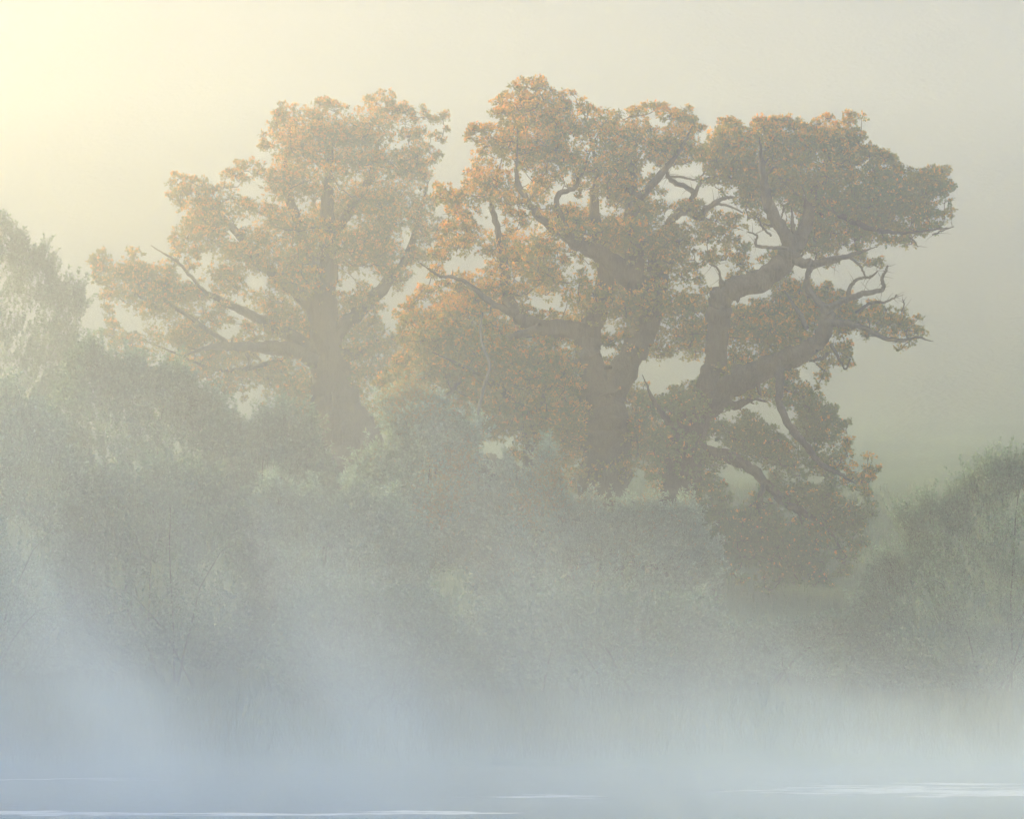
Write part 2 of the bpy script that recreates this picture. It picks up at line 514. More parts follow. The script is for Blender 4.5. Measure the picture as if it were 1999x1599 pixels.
def oak(label, D, trunk, limbs, reg, tmax, n_int, n_fr, autumn, dead=(), base_depth=0, group='old oaks on the bank', aut_sun_fn=None, size=1.0, name='oak_tree', airy=0.0, clear=()):
    base = P(trunk[0][0], trunk[0][1], D)
    gz = float(ground_z(base[0], base[1]))
    base = np.array([base[0], base[1], gz])
    root = empty(name, base)
    tag(root, label, 'tree', group)
    # trunk is carried down into the ground with a flare
    pts, rad = limb_points(trunk, D, 0, 0)
    r0 = rad[0]
    foot = np.array([[pts[0][0], pts[0][1], gz - .3]])
    if pts[0][2] > gz:
        mid = np.array([[pts[0][0], pts[0][1], gz + .45]])
        pts = np.vstack([foot, mid, pts]); rad = np.concatenate([[r0 * 1.7, r0 * 1.25], rad])
    V, Fc = tube(pts, rad, 14, .05)
    mesh_obj('trunk', V, Fc, M_BARK, root, True, origin=base)
    net = [pts[2:]]
    for spec, d0, d1 in limbs:
        if spec[-1][2] <= 6:                       # limbs run out into a twig
            (xa, ya, ra), (xb, yb, rb) = spec[-2], spec[-1]
            spec = spec[:-1] + [(xb, yb, max(rb * .6, 1.4)), (xb + (xb - xa) * .45, yb + (yb - ya) * .45, .9)]
        lp, lr = limb_points(spec, D, d0, d1)
        lt = [tube(lp, lr * .93, 10, .06)]
        for _ in range(3):                          # broken stubs
            k = rng.integers(2, len(lp) - 2)
            if lr[k] < .06: continue
            v = unit(rng.normal(size=3) * np.array([1, .6, 1]) + np.array([0, 0, .3]))
            L_ = lr[k] + rng.uniform(.12, .45)
            r_ = lr[k] * rng.uniform(.16, .34)
            lt.append(tube(lp[k] + v * np.array([[0], [.5], [.9], [1]]) * L_ + rng.normal(size=(4, 3)) * .02, [r_ * 1.3, r_, r_ * .8, r_ * .15], 6, .1))
        V, Fc = join(lt)
        mesh_obj('limb', V, Fc, M_BARK, root, True, origin=base)
        net.append(lp)
    net = np.vstack(net)
    leaves, C, R = oak_crown(reg, D, tmax, n_int, n_fr, base_depth, autumn, size, aut_sun_fn, airy, clear)
    V, Fc = grow_branches(C, R, net)
    mesh_obj('branches', V, Fc, M_BARK, root, True, origin=base)
    mesh_obj('crown', leaves[0], leaves[1], M_OAK, root, col=leaves[2], origin=base)
    for spec, d0, d1 in dead:
        lp, lr = limb_points(spec, D, d0, d1, .012)
        parts = [tube(lp, lr, 6, .04)]
        for _ in range(max(4, len(lp) // 3)):       # side twiglets
            k = rng.integers(1, len(lp))
            v = unit(rng.normal(size=3) * np.array([1, .7, 1]) + np.array([0, 0, .25]))
            L_ = rng.uniform(.2, .6)
            q = np.linspace(0, 1, 5)[:, None]
            bend = unit(rng.normal(size=3))
            tp = lp[k] + v * L_ * q + bend * L_ * .25 * q * q
            parts.append(tube(tp, np.linspace(min(.011, lr[k] * .6), .003, 5), 4))
        V, Fc = join(parts)
        mesh_obj('dead_branch', V, Fc, M_BARK, root, True, origin=base)
    return root

# ------------------------------------------------------------------ the oaks
DA, DC, DR = 150.0, 121.0, 117.0

# left oak
A_out = [(335,345),(385,355),(400,380),(430,370),(450,335),(500,315),(505,340),(535,325),(515,295),(515,275),(542,260),(550,220),(595,195),(615,210),
         (645,203),(685,230),(700,197),(750,185),(765,200),(750,215),(800,215),(830,225),(867,235),(860,265),(825,270),(845,300),(845,325),(820,350),
         (840,380),(860,425),(850,465),(845,490),(810,520),(775,560),(750,590),(720,615),(760,640),(800,650),(820,700),(800,780),(740,830),(600,830),
         (520,780),(430,760),(400,720),(420,690),(500,690),(500,660),(420,650),(400,620),(440,610),(400,560),(370,530),(390,500),(350,500),(340,480),(350,455),(370,410),(345,400)]
A_low = [(185,520),(210,495),(260,505),(300,500),(340,525),(370,550),(395,600),(405,680),(400,760),(350,790),(280,780),(210,720),(215,600),(205,545)]
A_holes = [[(445,430),(475,425),(490,450),(460,465)], [(640,555),(665,550),(670,580),(645,590)], [(700,535),(725,530),(725,555),(700,560)],
           [(530,540),(550,545),(545,575),(525,565)], [(420,595),(470,600),(505,640),(470,640),(425,640)], [(415,680),(505,680),(500,700),(420,700)],
           [(510,395),(535,400),(525,420)], [(785,500),(815,480),(820,500),(795,520)]]
A_limbs = [
    ([(640,720,20),(590,690,17),(545,680,15),(500,677,12),(450,676,9),(408,678,6),(370,690,3)], 0, -2.5),
    ([(632,700,18),(560,650,15),(500,620,11),(450,595,8),(420,580,6),(390,560,4),(350,515,3),(312,490,2)], 0, .3),
    ([(630,640,20),(590,580,15),(540,540,12),(490,490,9),(450,440,7),(400,390,4)], 0, 2.5),
    ([(645,660,20),(700,610,15),(750,560,12),(790,510,9),(815,440,6),(830,380,4)], 0, 1),
    ([(655,700,16),(720,680,13),(780,662,10),(830,650,6)], 0, 2),
    ([(636,560,16),(600,480,12),(570,400,9),(560,320,6),(575,260,3)], 0, 1.5),
    ([(640,470,14),(690,400,10),(730,330,7),(740,250,4)], 0, 2),
    ([(450,676,6),(400,640,5),(340,600,4),(280,560,3)], -1.5, .5),
    ([(595,690,6),(500,715,5),(420,720,4),(320,680,3)], -.5, .5),
]
A_trunk = [(690,1000,82),(690,900,72),(668,820,56),(652,760,42),(645,700,32),(634,640,28),(634,580,23),(642,520,19),(640,450,15),(640,370,10),(645,290,5)]
def aut_sun_A(px, py): return .62 - .45 * np.clip((py - 350) / 350, 0, 1)  # autumn leaves, plus sunlight on the crown top put into the colour
oak('broad oak fading into sunlit fog at left, crown turning gold', DA, A_trunk, A_limbs, Region([A_out, A_low], A_holes), 210, 330, 420, .5,
    airy=.3, clear=[[(605,600),(665,600),(680,720),(750,850),(760,900),(600,880),(615,750)], [(405,665),(520,665),(600,690),(600,705),(500,690),(405,690)]], dead=[([(480,690,4),(488,705,3),(480,725,2)], -2, -2.1), ([(495,690,3),(510,705,2)], -2, -2)], aut_sun_fn=aut_sun_A)

# middle oak, forked trunk
C_out = [(982,191),(1010,173),(1059,163),(1073,184),(1101,184),(1106,215),(1150,208),(1213,222),(1255,208),(1280,215),(1307,208),(1360,240),(1363,264),
         (1372,300),(1300,318),(1262,315),(1258,380),(1300,385),(1345,410),(1440,430),(1447,450),(1420,490),(1380,500),(1350,510),(1365,555),(1385,590),(1392,620),
         (1395,690),(1340,705),(1300,690),(1262,683),(1240,730),(1250,780),(1290,800),(1300,900),(1220,950),(1100,950),(1040,860),(1060,740),(960,700),
         (900,700),(800,640),(780,600),(830,570),(900,570),(915,545),(840,535),(835,515),(870,490),(880,440),(850,410),(850,370),(895,370),(935,330),(950,285),
         (915,285),(908,275),(930,255),(970,220)]
C_holes = [[(985,408),(1025,412),(1030,440),(1010,465),(985,450)], [(1080,478),(1110,480),(1160,512),(1180,540),(1130,535),(1090,510)],
           [(1045,330),(1080,325),(1095,358),(1075,370),(1045,362)], [(1105,362),(1170,355),(1178,380),(1120,397)],
           [(1015,602),(1070,592),(1078,620),(1040,628)], [(1180,655),(1205,660),(1200,700),(1178,735),(1172,700)],
           [(1345,425),(1372,410),(1380,430),(1360,440)], [(940,480),(965,485),(955,505),(938,500)],
           [(1085,575),(1105,570),(1108,590),(1090,595)], [(1225,760),(1255,765),(1275,790),(1240,790)], [(1150,740),(1130,720),(1125,650),(1145,640)]]
C_limbs = [
    ([(1172,770,34),(1152,710,29),(1149,670,26),(1160,625,23),(1178,580,20),(1182,530,17),(1170,470,13),(1160,400,9),(1165,330,6),(1150,260,3)], 0, 1.2),
    ([(1262,640,20),(1268,595,22),(1248,557,25),(1208,520,23),(1158,489,18),(1112,466,13),(1070,438,10),(1035,400,7),(1010,350,5),(1010,280,3)], .3, -1.8),
    ([(1188,770,34),(1225,710,30),(1255,655,26),(1275,600,23),(1290,540,19),(1300,500,13),(1303,478,11)], 0, 1.5),
    ([(1285,560,14),(1275,500,12),(1258,468,9),(1230,440,5)], 1, -.5),
    ([(1240,560,20),(1240,480,19),(1236,400,15),(1232,320,11),(1240,260,6)], -1, 1.5),
    ([(1160,650,17),(1110,642,18),(1055,638,19),(1010,615,15),(990,570,12),(985,520,10),(975,460,7),(960,390,5),(975,330,3)], 0, 1.0),
    ([(1295,500,10),(1290,465,9),(1304,440,9),(1325,417,9),(1346,413,9),(1365,426,8),(1374,408,6)], 1.5, 0),
    ([(1010,615,9),(960,590,7),(900,545,4),(860,540,3),(830,520,2)], -2.5, -3.5),
    ([(1055,638,9),(980,660,7),(900,640,5),(850,620,3)], -1.5, 1),
    ([(1236,400,9),(1290,340,7),(1330,290,5),(1345,260,3)], 0, -1.5),
    ([(1110,465,8),(1087,387,6),(1125,362,5),(1150,300,3)], -2, -1),
]
C_trunk = [(1178,1010,58),(1182,930,50),(1186,870,45),(1184,820,44),(1178,780,44),(1176,755,34)]
C_dead = [
    ([(1360,380,6),(1340,365,5),(1315,355,5),(1303,338,4),(1300,318,3)], 0, -.5),
    ([(1345,413,5),(1350,390,5),(1360,370,4),(1375,350,3),(1400,345,2)], 0, -.6),
    ([(1367,420,4),(1390,400,5),(1410,388,4),(1430,385,3),(1436,400,2)], 0, .5),
    ([(1374,408,4),(1400,398,3),(1430,405,2),(1450,415,1.4)], 0, .8),
    ([(1300,345,3),(1330,345,2.4),(1360,350,2),(1380,330,1.4)], 0, 1),
]
def aut_sun_C(px, py): return .80 - .56 * np.clip((px - 950) / 300, 0, 1) * np.clip((py - 250) / 150, .25, 1) - .12 * np.clip((py - 500) / 300, 0, 1)  # autumn gold, with the sunlit left and top painted in
oak('tall oak with forked dark trunk and copper leaves, middle of the three', DC, C_trunk, C_limbs, Region([C_out], C_holes), 200, 380, 520, .55, dead=C_dead, aut_sun_fn=aut_sun_C, airy=.15, clear=[[(1130,650),(1175,635),(1182,735),(1235,660),(1268,620),(1290,640),(1245,725),(1220,800),(1215,880),(1150,880),(1140,760),(1122,700)], [(1105,460),(1180,490),(1255,540),(1240,570),(1180,530),(1100,485)], [(990,600),(1060,620),(1140,628),(1140,660),(1050,660),(1000,640)]])

# right oak, leaning
R_up = [(1388,254),(1409,240),(1440,238),(1444,254),(1462,228),(1532,235),(1543,249),(1553,235),(1567,252),(1602,249),(1602,231),(1662,231),(1676,252),
        (1672,277),(1697,280),(1739,308),(1753,343),(1777,333),(1816,329),(1837,343),(1846,368),(1837,389),(1844,410),(1840,438),(1795,459),(1742,473),
        (1718,466),(1721,490),(1704,515),(1683,487),(1637,495),(1590,520),(1565,500),(1560,440),(1500,440),(1490,425),(1437,397),(1437,366),(1395,359),(1372,340),(1368,290)]
R_mid1 = [(1435,500),(1480,480),(1530,488),(1515,530),(1460,552),(1430,548)]
R_mid2 = [(1420,640),(1440,600),(1500,590),(1515,550),(1560,540),(1585,575),(1610,560),(1655,575),(1665,600),(1640,640),(1600,650),(1570,680),(1500,700),(1440,700)]
R_bough = [(1630,612),(1690,605),(1742,608),(1767,613),(1797,641),(1797,658),(1760,668),(1725,660),(1690,645),(1637,640)]
R_tuft = [(1560,690),(1610,670),(1650,680),(1650,720),(1615,732),(1580,710)]
R_core = [(1385,690),(1500,690),(1555,705),(1555,735),(1500,768),(1445,768),(1400,798),(1375,850),(1300,850),(1270,800),(1330,748),(1383,758)]
R_hang = [(1528,735),(1580,755),(1615,790),(1640,830),(1650,870),(1640,895),(1690,888),(1702,925),(1680,945),(1640,925),(1600,905),(1570,868),(1545,810),(1522,780)]
R_low = [(1365,870),(1430,808),(1470,815),(1500,838),(1525,870),(1590,900),(1640,955),(1672,950),(1700,985),(1678,1020),(1692,1050),(1660,1075),(1668,1100),(1640,1120),(1610,1145),
         (1580,1120),(1550,1150),(1500,1155),(1450,1125),(1410,1095),(1370,1055),(1345,990),(1365,945),(1450,985),(1505,975),(1512,950),(1480,920),(1420,895),(1368,892)]
R_skirt = [(1270,820),(1330,800),(1390,850),(1390,900),(1380,960),(1290,970)]
R_holes = [[(1525,392),(1540,395),(1535,425),(1522,420)], [(1540,1010),(1580,1000),(1580,1030),(1550,1040)], [(1250,770),(1275,775),(1270,795),(1250,792)],
           [(1360,838),(1405,828),(1400,850),(1365,860)], [(1590,1080),(1620,1085),(1610,1105)]]
R_limbs = [
    ([(1350,830,30),(1375,780,28),(1395,720,26),(1402,660,24),(1405,610,24),(1412,578,24),(1440,560,22),(1490,545,24),(1530,512,24),(1550,485,20)], 0, -1.5),
    ([(1550,488,16),(1530,450,14),(1510,420,13),(1498,385,11),(1490,340,8),(1485,290,5)], -1.5, -3),
    ([(1552,485,17),(1568,450,15),(1580,415,13),(1590,370,10),(1610,320,7),(1630,270,4)], -1.5, .5),
    ([(1549,470,6),(1548,440,5),(1546,415,3)], -1.6, -1.6),
    ([(1580,415,9),(1630,390,8),(1690,370,6),(1750,380,5),(1800,400,3)], -.5, 2),
    ([(1590,380,8),(1640,420,7),(1700,445,5),(1760,455,3),(1810,450,2),(1840,446,1.5)], -.5, -2.5),
    ([(1360,820,32),(1400,775,30),(1440,742,28),(1490,722,26),(1540,700,21),(1585,678,18),(1606,655,17),(1616,622,15),(1612,600,12)], 0, -2.5),
    ([(1612,630,8),(1650,632,7),(1690,642,6),(1725,660,4.5),(1760,664,3),(1790,658,2.4),(1812,664,1.6)], -2.5, -3.5),
    ([(1520,712,11),(1522,745,9),(1521,785,8),(1541,830,8),(1571,870,7),(1602,905,6),(1640,926,4),(1662,940,3)], -2, -3.5),
    ([(1345,880,16),(1400,885,13),(1450,905,12),(1492,940,10),(1530,980,9),(1575,1005,7),(1612,1030,5),(1640,1070,3)], 0, -.6),
    ([(1492,940,7),(1480,1000,6),(1500,1060,4),(1540,1110,3)], -.4, .3),
    ([(1395,780,12),(1440,790,9),(1490,765,7)], 0, 1.5),
    ([(1535,500,10),(1575,515,9),(1610,508,7),(1655,500,5),(1695,487,3)], -1.5, -2.5),
    ([(1575,640,6),(1560,610,5),(1540,580,3)], -2, -1),
    ([(1340,860,9),(1310,830,7),(1280,790,5),(1262,750,3)], 0, -1.5),
]
R_trunk = [(1322,1010,44),(1326,960,38),(1332,915,36),(1342,870,38),(1346,825,36),(1358,800,28)]
R_dead = [
    ([(1612,605,9),(1640,590,7),(1680,575,6),(1705,570,5),(1725,563,4),(1722,545,3.4),(1730,525,2.6),(1733,518,1.6)], -2.5, -3.2),
    ([(1612,602,7),(1590,580,6),(1577,555,5),(1580,530,4),(1600,518,3),(1640,510,2)], -2.5, -1.5),
    ([(1590,580,5),(1572,570,5),(1575,540,4),(1582,505,3)], -2, -2),
    ([(1655,585,5),(1660,560,4),(1675,545,3),(1700,540,2.4),(1712,530,1.4)], -2.6, -2),
    ([(1670,610,3),(1700,592,3),(1725,590,2.4),(1745,582,1.8),(1750,575,1.2)], -2.8, -3.4),
    ([(1760,608,1.6),(1765,595,1.4),(1762,585,1.2)], -3, -3.2),
    ([(1535,485,4),(1500,482,3.4),(1475,478,3),(1478,460,2),(1460,452,1.4)], -2, -2.6),
    ([(1505,460,2.4),(1490,445,2),(1480,425,1.6)], -2, -2.6),
    ([(1420,560,3),(1408,545,2.6),(1402,525,2.2),(1385,515,1.4)], -1, -1.5),
    ([(1525,425,1.6),(1530,405,1.4),(1522,395,1.2)], -1.6, -2),
    ([(1620,510,4),(1650,500,3),(1680,520,2.4),(1690,545,1.6)], -2, -1.6),
    ([(1615,690,4),(1605,700,3.4),(1580,705,2.4)], -2.4, -2.8),
    ([(1622,672,4),(1632,690,3),(1650,720,2),(1660,700,1.4)], -2.5, -3),
    ([(1820,458,1.6),(1840,450,1.4),(1862,442,1)], -1.8, -2.4),
    ([(1775,462,2),(1785,470,1.6),(1792,482,1)], -1.8, -2.4),
]
def aut_sun_R(px, py):  # autumn gold by bough; the lit top is painted in as well
    a = .5 - .42 * np.clip((py - 250) / 120, 0, 1)
    if 500 < py < 740: a = .36
    if py >= 780: a = .03
    if px > 1630 and 860 < py < 950: a = .8
    return a
oak('leaning oak at right with snaking limbs and bare dead twigs', DR, R_trunk, R_limbs, Region([R_up, R_mid1, R_mid2, R_bough, R_tuft, R_core, R_hang, R_low, R_skirt], R_holes),
    150, 420, 640, .45, dead=R_dead, aut_sun_fn=aut_sun_R, airy=.2, clear=[[(1380,690),(1392,590),(1410,560),(1480,530),(1530,480),(1560,480),(1560,510),(1500,570),(1440,590),(1428,690)], [(1390,760),(1500,700),(1580,665),(1600,600),(1635,600),(1620,670),(1540,715),(1440,770)], [(1480,330),(1515,400),(1545,450),(1540,470),(1500,420),(1475,340)]])

# small oak under the middle one
Y_out = [(780,640),(850,620),(960,640),(1000,680),(1110,680),(1125,760),(1130,860),(1080,900),(1000,880),(940,850),(860,850),(850,790),(770,790),(740,740),(790,690)]
Y_holes = [[(832,765),(862,760),(870,775),(845,782)], [(868,780),(890,785),(885,800)], [(1080,765),(1090,770),(1082,785)]]
Y_limbs = [([(1036,850,12),(1030,810,10),(990,770,8),(930,730,6),(870,700,4)], 0, -2), ([(1034,820,9),(1060,780,7),(1090,740,5)], 0, 1), ([(1025,800,6),(1000,740,5),(960,690,3)], 0, 1),
           ([(905,735,5),(880,765,4),(855,785,3)], -1.5, -1.7)]
Y_trunk = [(1038,960,18),(1036,900,16),(1034,850,14),(1024,815,12),(1012,790,8)]
def autY(px, py): return .22
oak('small low oak in the shade between the left and middle oaks', 119, Y_trunk, Y_limbs, Region([Y_out], Y_holes), 120, 150, 200, .5, aut_sun_fn=autY)

# ------------------------------------------------------------------ waterside shrubs
WIL = np.array([[.13, .22, .15], [.17, .27, .19], [.11, .18, .12], [.22, .31, .23]])
WIL_PALE = np.array([[.22, .31, .24], [.27, .37, .30], [.18, .27, .20], [.33, .42, .36]])
WIL_Y = np.array([[.34, .24, .06], [.40, .22, .04], [.28, .25, .08]])

def shrub(name, label, poly, D, tmax, ntw, lean=.25, yellow=0.0, ylow=None, leaf=(.075, .13, .22), twig=(.45, .95), cols=WIL, stems=4, droop=.12, cat='shrub', group='waterside shrubs'):
    reg = Region([poly])
    x, y, d, dh, area = reg.sample(max(20000, ntw * 6))
    p_edge = np.clip(1.3 - d / 90, .35, 1)
    sel = np.where(rng.random(len(x)) < p_edge)[0][:ntw]
    x, y, d = x[sel], y[sel], d[sel]
    th = np.minimum(d * 1.2 + 15, tmax)
    u = rng.uniform(-1, 1, len(x)); u = np.sign(u) * np.abs(u) ** .6
    dep = D + u * th / F * D
    B = np.stack([(x - 999.5) / F * dep, dep, CAM_Z + (HORIZON - y) / F * dep], 1)
    # gather the twigs into leafy heads
    hd = B[rng.integers(0, len(B), max(12, ntw // 30))]
    near = np.argmin(((B[:, None] - hd[None]) ** 2).sum(2), 1)
    B = B + (hd[near] - B) * rng.uniform(.0, .5, len(B))[:, None]
    ok = B[:, 2] > ground_z(B[:, 0], B[:, 1]) + .05
    B, x, y, d = B[ok], x[ok], y[ok], d[ok]
    n = len(B)
    cen = B.mean(0); lo = np.percentile(B[:, 2], 3)
    cen_low = np.array([cen[0], D, lo])
    gz = float(ground_z(cen[0], D))
    base = np.array([cen[0], D, gz])
    root = empty(name, base)
    tag(root, label, cat, group)
    outd = unit((B - cen_low) * np.array([1, 1, .8]))
    dirn = unit(outd * .55 + np.array([0, 0, .75]) + rng.normal(size=(n, 3)) * lean)
    L = rng.uniform(*twig, n) * np.where((d < 25) & (rng.random(n) < .35), rng.uniform(1.1, 1.6, n), 1)
    bend = unit(rng.normal(size=(n, 3)))
    K = 4
    q = np.linspace(0, 1, K)
    tw = B[:, None] + dirn[:, None] * (L[:, None] * q)[..., None] + bend[:, None] * (.1 * L[:, None] * q ** 2)[..., None]
    tw[..., 2] -= droop * L[:, None] * q ** 2
    # twigs as three-sided slivers
    off = unit(np.cross(dirn, rng.normal(size=(n, 3))))
    off2 = unit(np.cross(dirn, off))
    rr = np.linspace(.005, .002, K)
    ring = [tw + (off * np.cos(t) + off2 * np.sin(t))[:, None] * rr[None, :, None] for t in (0, 2.09, 4.19)]
    V = np.stack(ring, 2).reshape(-1, 3)
    i = (np.arange(n) * K * 3)[:, None, None] + (np.arange(K - 1) * 3)[None, :, None] + np.arange(3)[None, None, :]
    i2 = (np.arange(n) * K * 3)[:, None, None] + (np.arange(K - 1) * 3)[None, :, None] + ((np.arange(3) + 1) % 3)[None, None, :]
    Fc = np.stack([i, i2, i2 + 3, i + 3], -1).reshape(-1, 4)
    t_o = mesh_obj('twigs', V, Fc, M_BARK, root, origin=base); t_o['kind'] = 'stuff'
    # leaves along each twig
    nl = (L / .032).astype(int) + 4
    tot = nl.sum()
    sp = np.repeat(np.arange(n), nl)
    s_ = rng.uniform(.12, 1, tot)
    dd = dirn[sp]; LL = L[sp]
    pos = B[sp] + dd * (LL * s_)[:, None] + bend[sp] * (.1 * LL * s_ ** 2)[:, None]
    pos[:, 2] -= droop * LL * s_ ** 2
    e = unit(np.cross(dd, rng.normal(size=(tot, 3))))
    ang = rng.uniform(.5, 1.15, tot)[:, None]
    dl = unit(dd * np.cos(ang) + e * np.sin(ang) + np.array([0, 0, -.1]))
    nr = unit(np.array([0, 0, 1.]) + .55 * rng.normal(size=(tot, 3)) + .2 * dd)
    ln = rng.uniform(leaf[0], leaf[1], tot) * 1.15; wd = ln * leaf[2] * 1.35 * rng.uniform(.8, 1.25, tot)
    V, Fc = leaf_mesh(pos, dl, nr, ln, wd, .15)
    cc = cols[rng.integers(0, len(cols), tot)] * rng.uniform(.75, 1.25, tot)[:, None]
    if yellow > 0:
        ty = np.clip(yellow + .5 * yellow * rng.normal(size=n), 0, 1)
        if ylow is not None:
            for (yx, yy, yr) in ylow:
                ty = np.maximum(ty, .85 * np.exp(-((x - yx) ** 2 + (y - yy) ** 2) / yr ** 2))
        isy = rng.random(tot) < ty[sp]
        cc = np.where(isy[:, None], WIL_Y[rng.integers(0, 3, tot)], cc)
    mesh_obj('crown', V, Fc, M_WIL, root, col=np.repeat(cc, 4, 0), origin=base)
    # stems fanning from the foot
    for k in range(stems):
        j = rng.integers(0, n)
        top = B[j]
        fx = base + np.array([rng.normal() * .5, rng.normal() * .4, 0])
        fx[2] = float(ground_z(fx[0], fx[1])) - .1
        q2 = np.linspace(0, 1, 8)[:, None]
        pts = fx + (top - fx) * q2
        pts[:, 2] += np.sin(q2[:, 0] * np.pi) * .25 * np.linalg.norm(top - fx)
        pts[1:] += rng.normal(size=(7, 3)) * .05
        V, Fc = tube(pts, np.linspace(.03, .006, 8), 6, .04)
        mesh_obj('stem', V, Fc, M_BARK, root, True, origin=base)
    return root

# far left tree and the scrub along the bank
shrub('ash_tree', 'pale bushy tree cut by the left edge of the picture', [(-190,400),(-60,410),(10,450),(40,465),(65,500),(112,530),(112,560),(162,580),(165,612),(150,655),(130,720),(100,800),(90,960),(-190,980)], 145, 190, 3800,
      leaf=(.09, .15, .36), twig=(.5, 1.0), cat='tree', group='trees at left')
shrub('willow_tree', 'rounded grey-green willow in fog below the left oak bough', [(95,830),(130,740),(165,690),(195,680),(225,740),(260,700),(300,760),(345,730),(390,790),(420,780),(450,850),(500,880),(470,1000),(400,1080),(200,1090),(110,950)], 115, 170, 4200,
      leaf=(.09, .15, .30), twig=(.45, .9), cat='tree', group='trees at left')
shrub('willow_shrub', 'leafy shrub before the broad trunk of the left oak', [(420,880),(455,830),(490,870),(530,815),(560,800),(580,860),(605,820),(615,880),(640,930),(655,980),(600,1060),(440,1060),(390,930)], 113, 110, 2200, leaf=(.08, .14, .25))
shrub('willow_shrub', 'pointed pale willow bush right of the left oak trunk', [(745,805),(775,790),(795,760),(815,785),(860,800),(868,850),(900,860),(935,828),(925,870),(905,890),(930,930),(925,1000),(945,1110),(780,1130),(690,1040),(688,960),(720,905),(770,890),(750,845)], 108, 110, 3200,
      yellow=.02, ylow=[(800,790,45),(860,960,35),(850,1010,30),(890,930,30)], leaf=(.10, .17, .19), droop=.2, lean=.45, cols=WIL_PALE)
shrub('willow_shrub', 'wide willow thicket in front of the forked oak', [(945,1040),(975,960),(995,915),(1015,990),(1040,940),(1060,890),(1078,880),(1095,970),(1125,1030),(1150,985),(1185,1040),(1215,990),(1240,1030),(1268,965),(1295,1040),(1330,990),(1365,1050),(1390,1110),(1360,1190),(1250,1260),(1020,1260),(940,1160)], 107, 130, 5200,
      yellow=.02, ylow=[(1080,955,30),(1075,1000,25),(1040,1010,30),(1170,960,40),(1260,950,40),(1330,960,30)], leaf=(.09, .15, .19), droop=.18, lean=.35, cols=WIL_PALE, stems=5)
shrub('willow_shrub', 'silvery willow bush spilling over the bank at centre left', [(470,1060),(520,985),(545,950),(565,1010),(610,960),(640,1030),(690,960),(720,1020),(755,985),(800,1070),(830,1190),(760,1290),(600,1300),(500,1180)], 103, 110, 3800, leaf=(.09, .15, .22), droop=.2, cols=WIL_PALE)
shrub('willow_shrub', 'fog-drowned scrub at the lower left edge', [(-180,800),(-20,770),(60,800),(120,870),(160,980),(190,1150),(150,1320),(-180,1340)], 104, 120, 2800, leaf=(.09, .15, .25), cols=WIL_PALE)
shrub('willow_shrub', 'dim rounded scrub under the grey-green willow', [(150,1010),(230,950),(330,930),(430,960),(500,1040),(530,1150),(510,1310),(190,1330),(130,1180)], 103, 120, 2600, leaf=(.09, .15, .25))
shrub('willow_shrub', 'low dark shrub at the water below the silvery willow', [(560,1230),(640,1170),(760,1180),(850,1210),(910,1260),(920,1390),(560,1390)], 97, 80, 2200, leaf=(.08, .14, .25))
shrub('willow_shrub', 'low dark thicket by the water below the forked oak', [(900,1260),(980,1200),(1100,1190),(1250,1210),(1340,1190),(1390,1250),(1360,1370),(1200,1410),(920,1400)], 98, 90, 3000, leaf=(.08, .14, .25))
shrub('bramble_bush', 'pale low brambles on the grass under the leaning oak', [(1340,1270),(1400,1230),(1500,1240),(1600,1220),(1680,1200),(1740,1240),(1720,1380),(1360,1390)], 100, 80, 2000, leaf=(.07, .12, .35), twig=(.3, .6))
shrub('sallow_bush', 'tall speckled bush rising at the right edge', [(2160,880),(2060,890),(1985,915),(1945,905),(1925,930),(1895,945),(1870,965),(1850,1000),(1810,985),(1790,1000),(1750,1020),(1770,1075),(1730,1110),(1690,1170),(1680,1260),(1720,1370),(2160,1390)], 99, 150, 5600,
      leaf=(.06, .10, .32), twig=(.4, .85), lean=.3, droop=.05, stems=5)

# ------------------------------------------------------------------ grass and reeds
def blades(name, label, cat, n, xr, yr, h, wd, cols, dens=None):
    x = rng.uniform(*xr, n); y = rng.uniform(*yr, n)
    if dens is not None:
        k = rng.random(n) < dens(x, y); x, y = x[k], y[k]
    n = len(x)
    z = ground_z(x, y)
    b = np.stack([x, y, z - .03], 1)
    hh = rng.uniform(*h, n)
    lean = rng.normal(size=(n, 3)) * .22; lean[:, 2] = 1
    a = rng.uniform(0, np.pi, n)
    sd = np.stack([np.cos(a), np.sin(a) * .5, np.zeros(n)], 1) * (wd * rng.uniform(.7, 1.3, n))[:, None]
    mid = b + lean * (hh * .55)[:, None]
    tip = b + lean * hh[:, None] + np.stack([rng.normal(size=n) * .14 * hh, rng.normal(size=n) * .1 * hh, -.05 * hh], 1)
    V = np.stack([b - sd, b + sd, mid + sd * .8, mid - sd * .8, tip], 1).reshape(-1, 3)
    i = np.arange(n)[:, None] * 5
    Fc = np.concatenate([i + [0, 1, 2], i + [0, 2, 3], i + [3, 2, 4]])
    cc = cols[rng.integers(0, len(cols), n)] * rng.uniform(.7, 1.25, n)[:, None]
    o = mesh_obj(name, V, Fc, M_GRS, col=np.repeat(cc, 5, 0))
    return tag(o, label, cat, kind='stuff')
GR = np.array([[.09, .14, .07], [.11, .165, .08], [.08, .125, .06], [.15, .16, .09]])
RD = np.array([[.09, .12, .07], [.13, .14, .09], [.08, .10, .06], [.17, .16, .11]])
blades('grass', 'rough green meadow grass around the trees', 'grass', 70000, (-26, 28), (91, 150), (.15, .45), .012, GR)
blades('reeds', 'dense reed fringe along the water edge', 'reeds', 42000, (-22, 24), (84.5, 98), (.5, 1.3), .009, RD,
       dens=lambda x, y: np.clip(1.0 - (y - 88) / 10, 0, 1) * (.55 + .45 * np.sin(x * .5 + 1)))

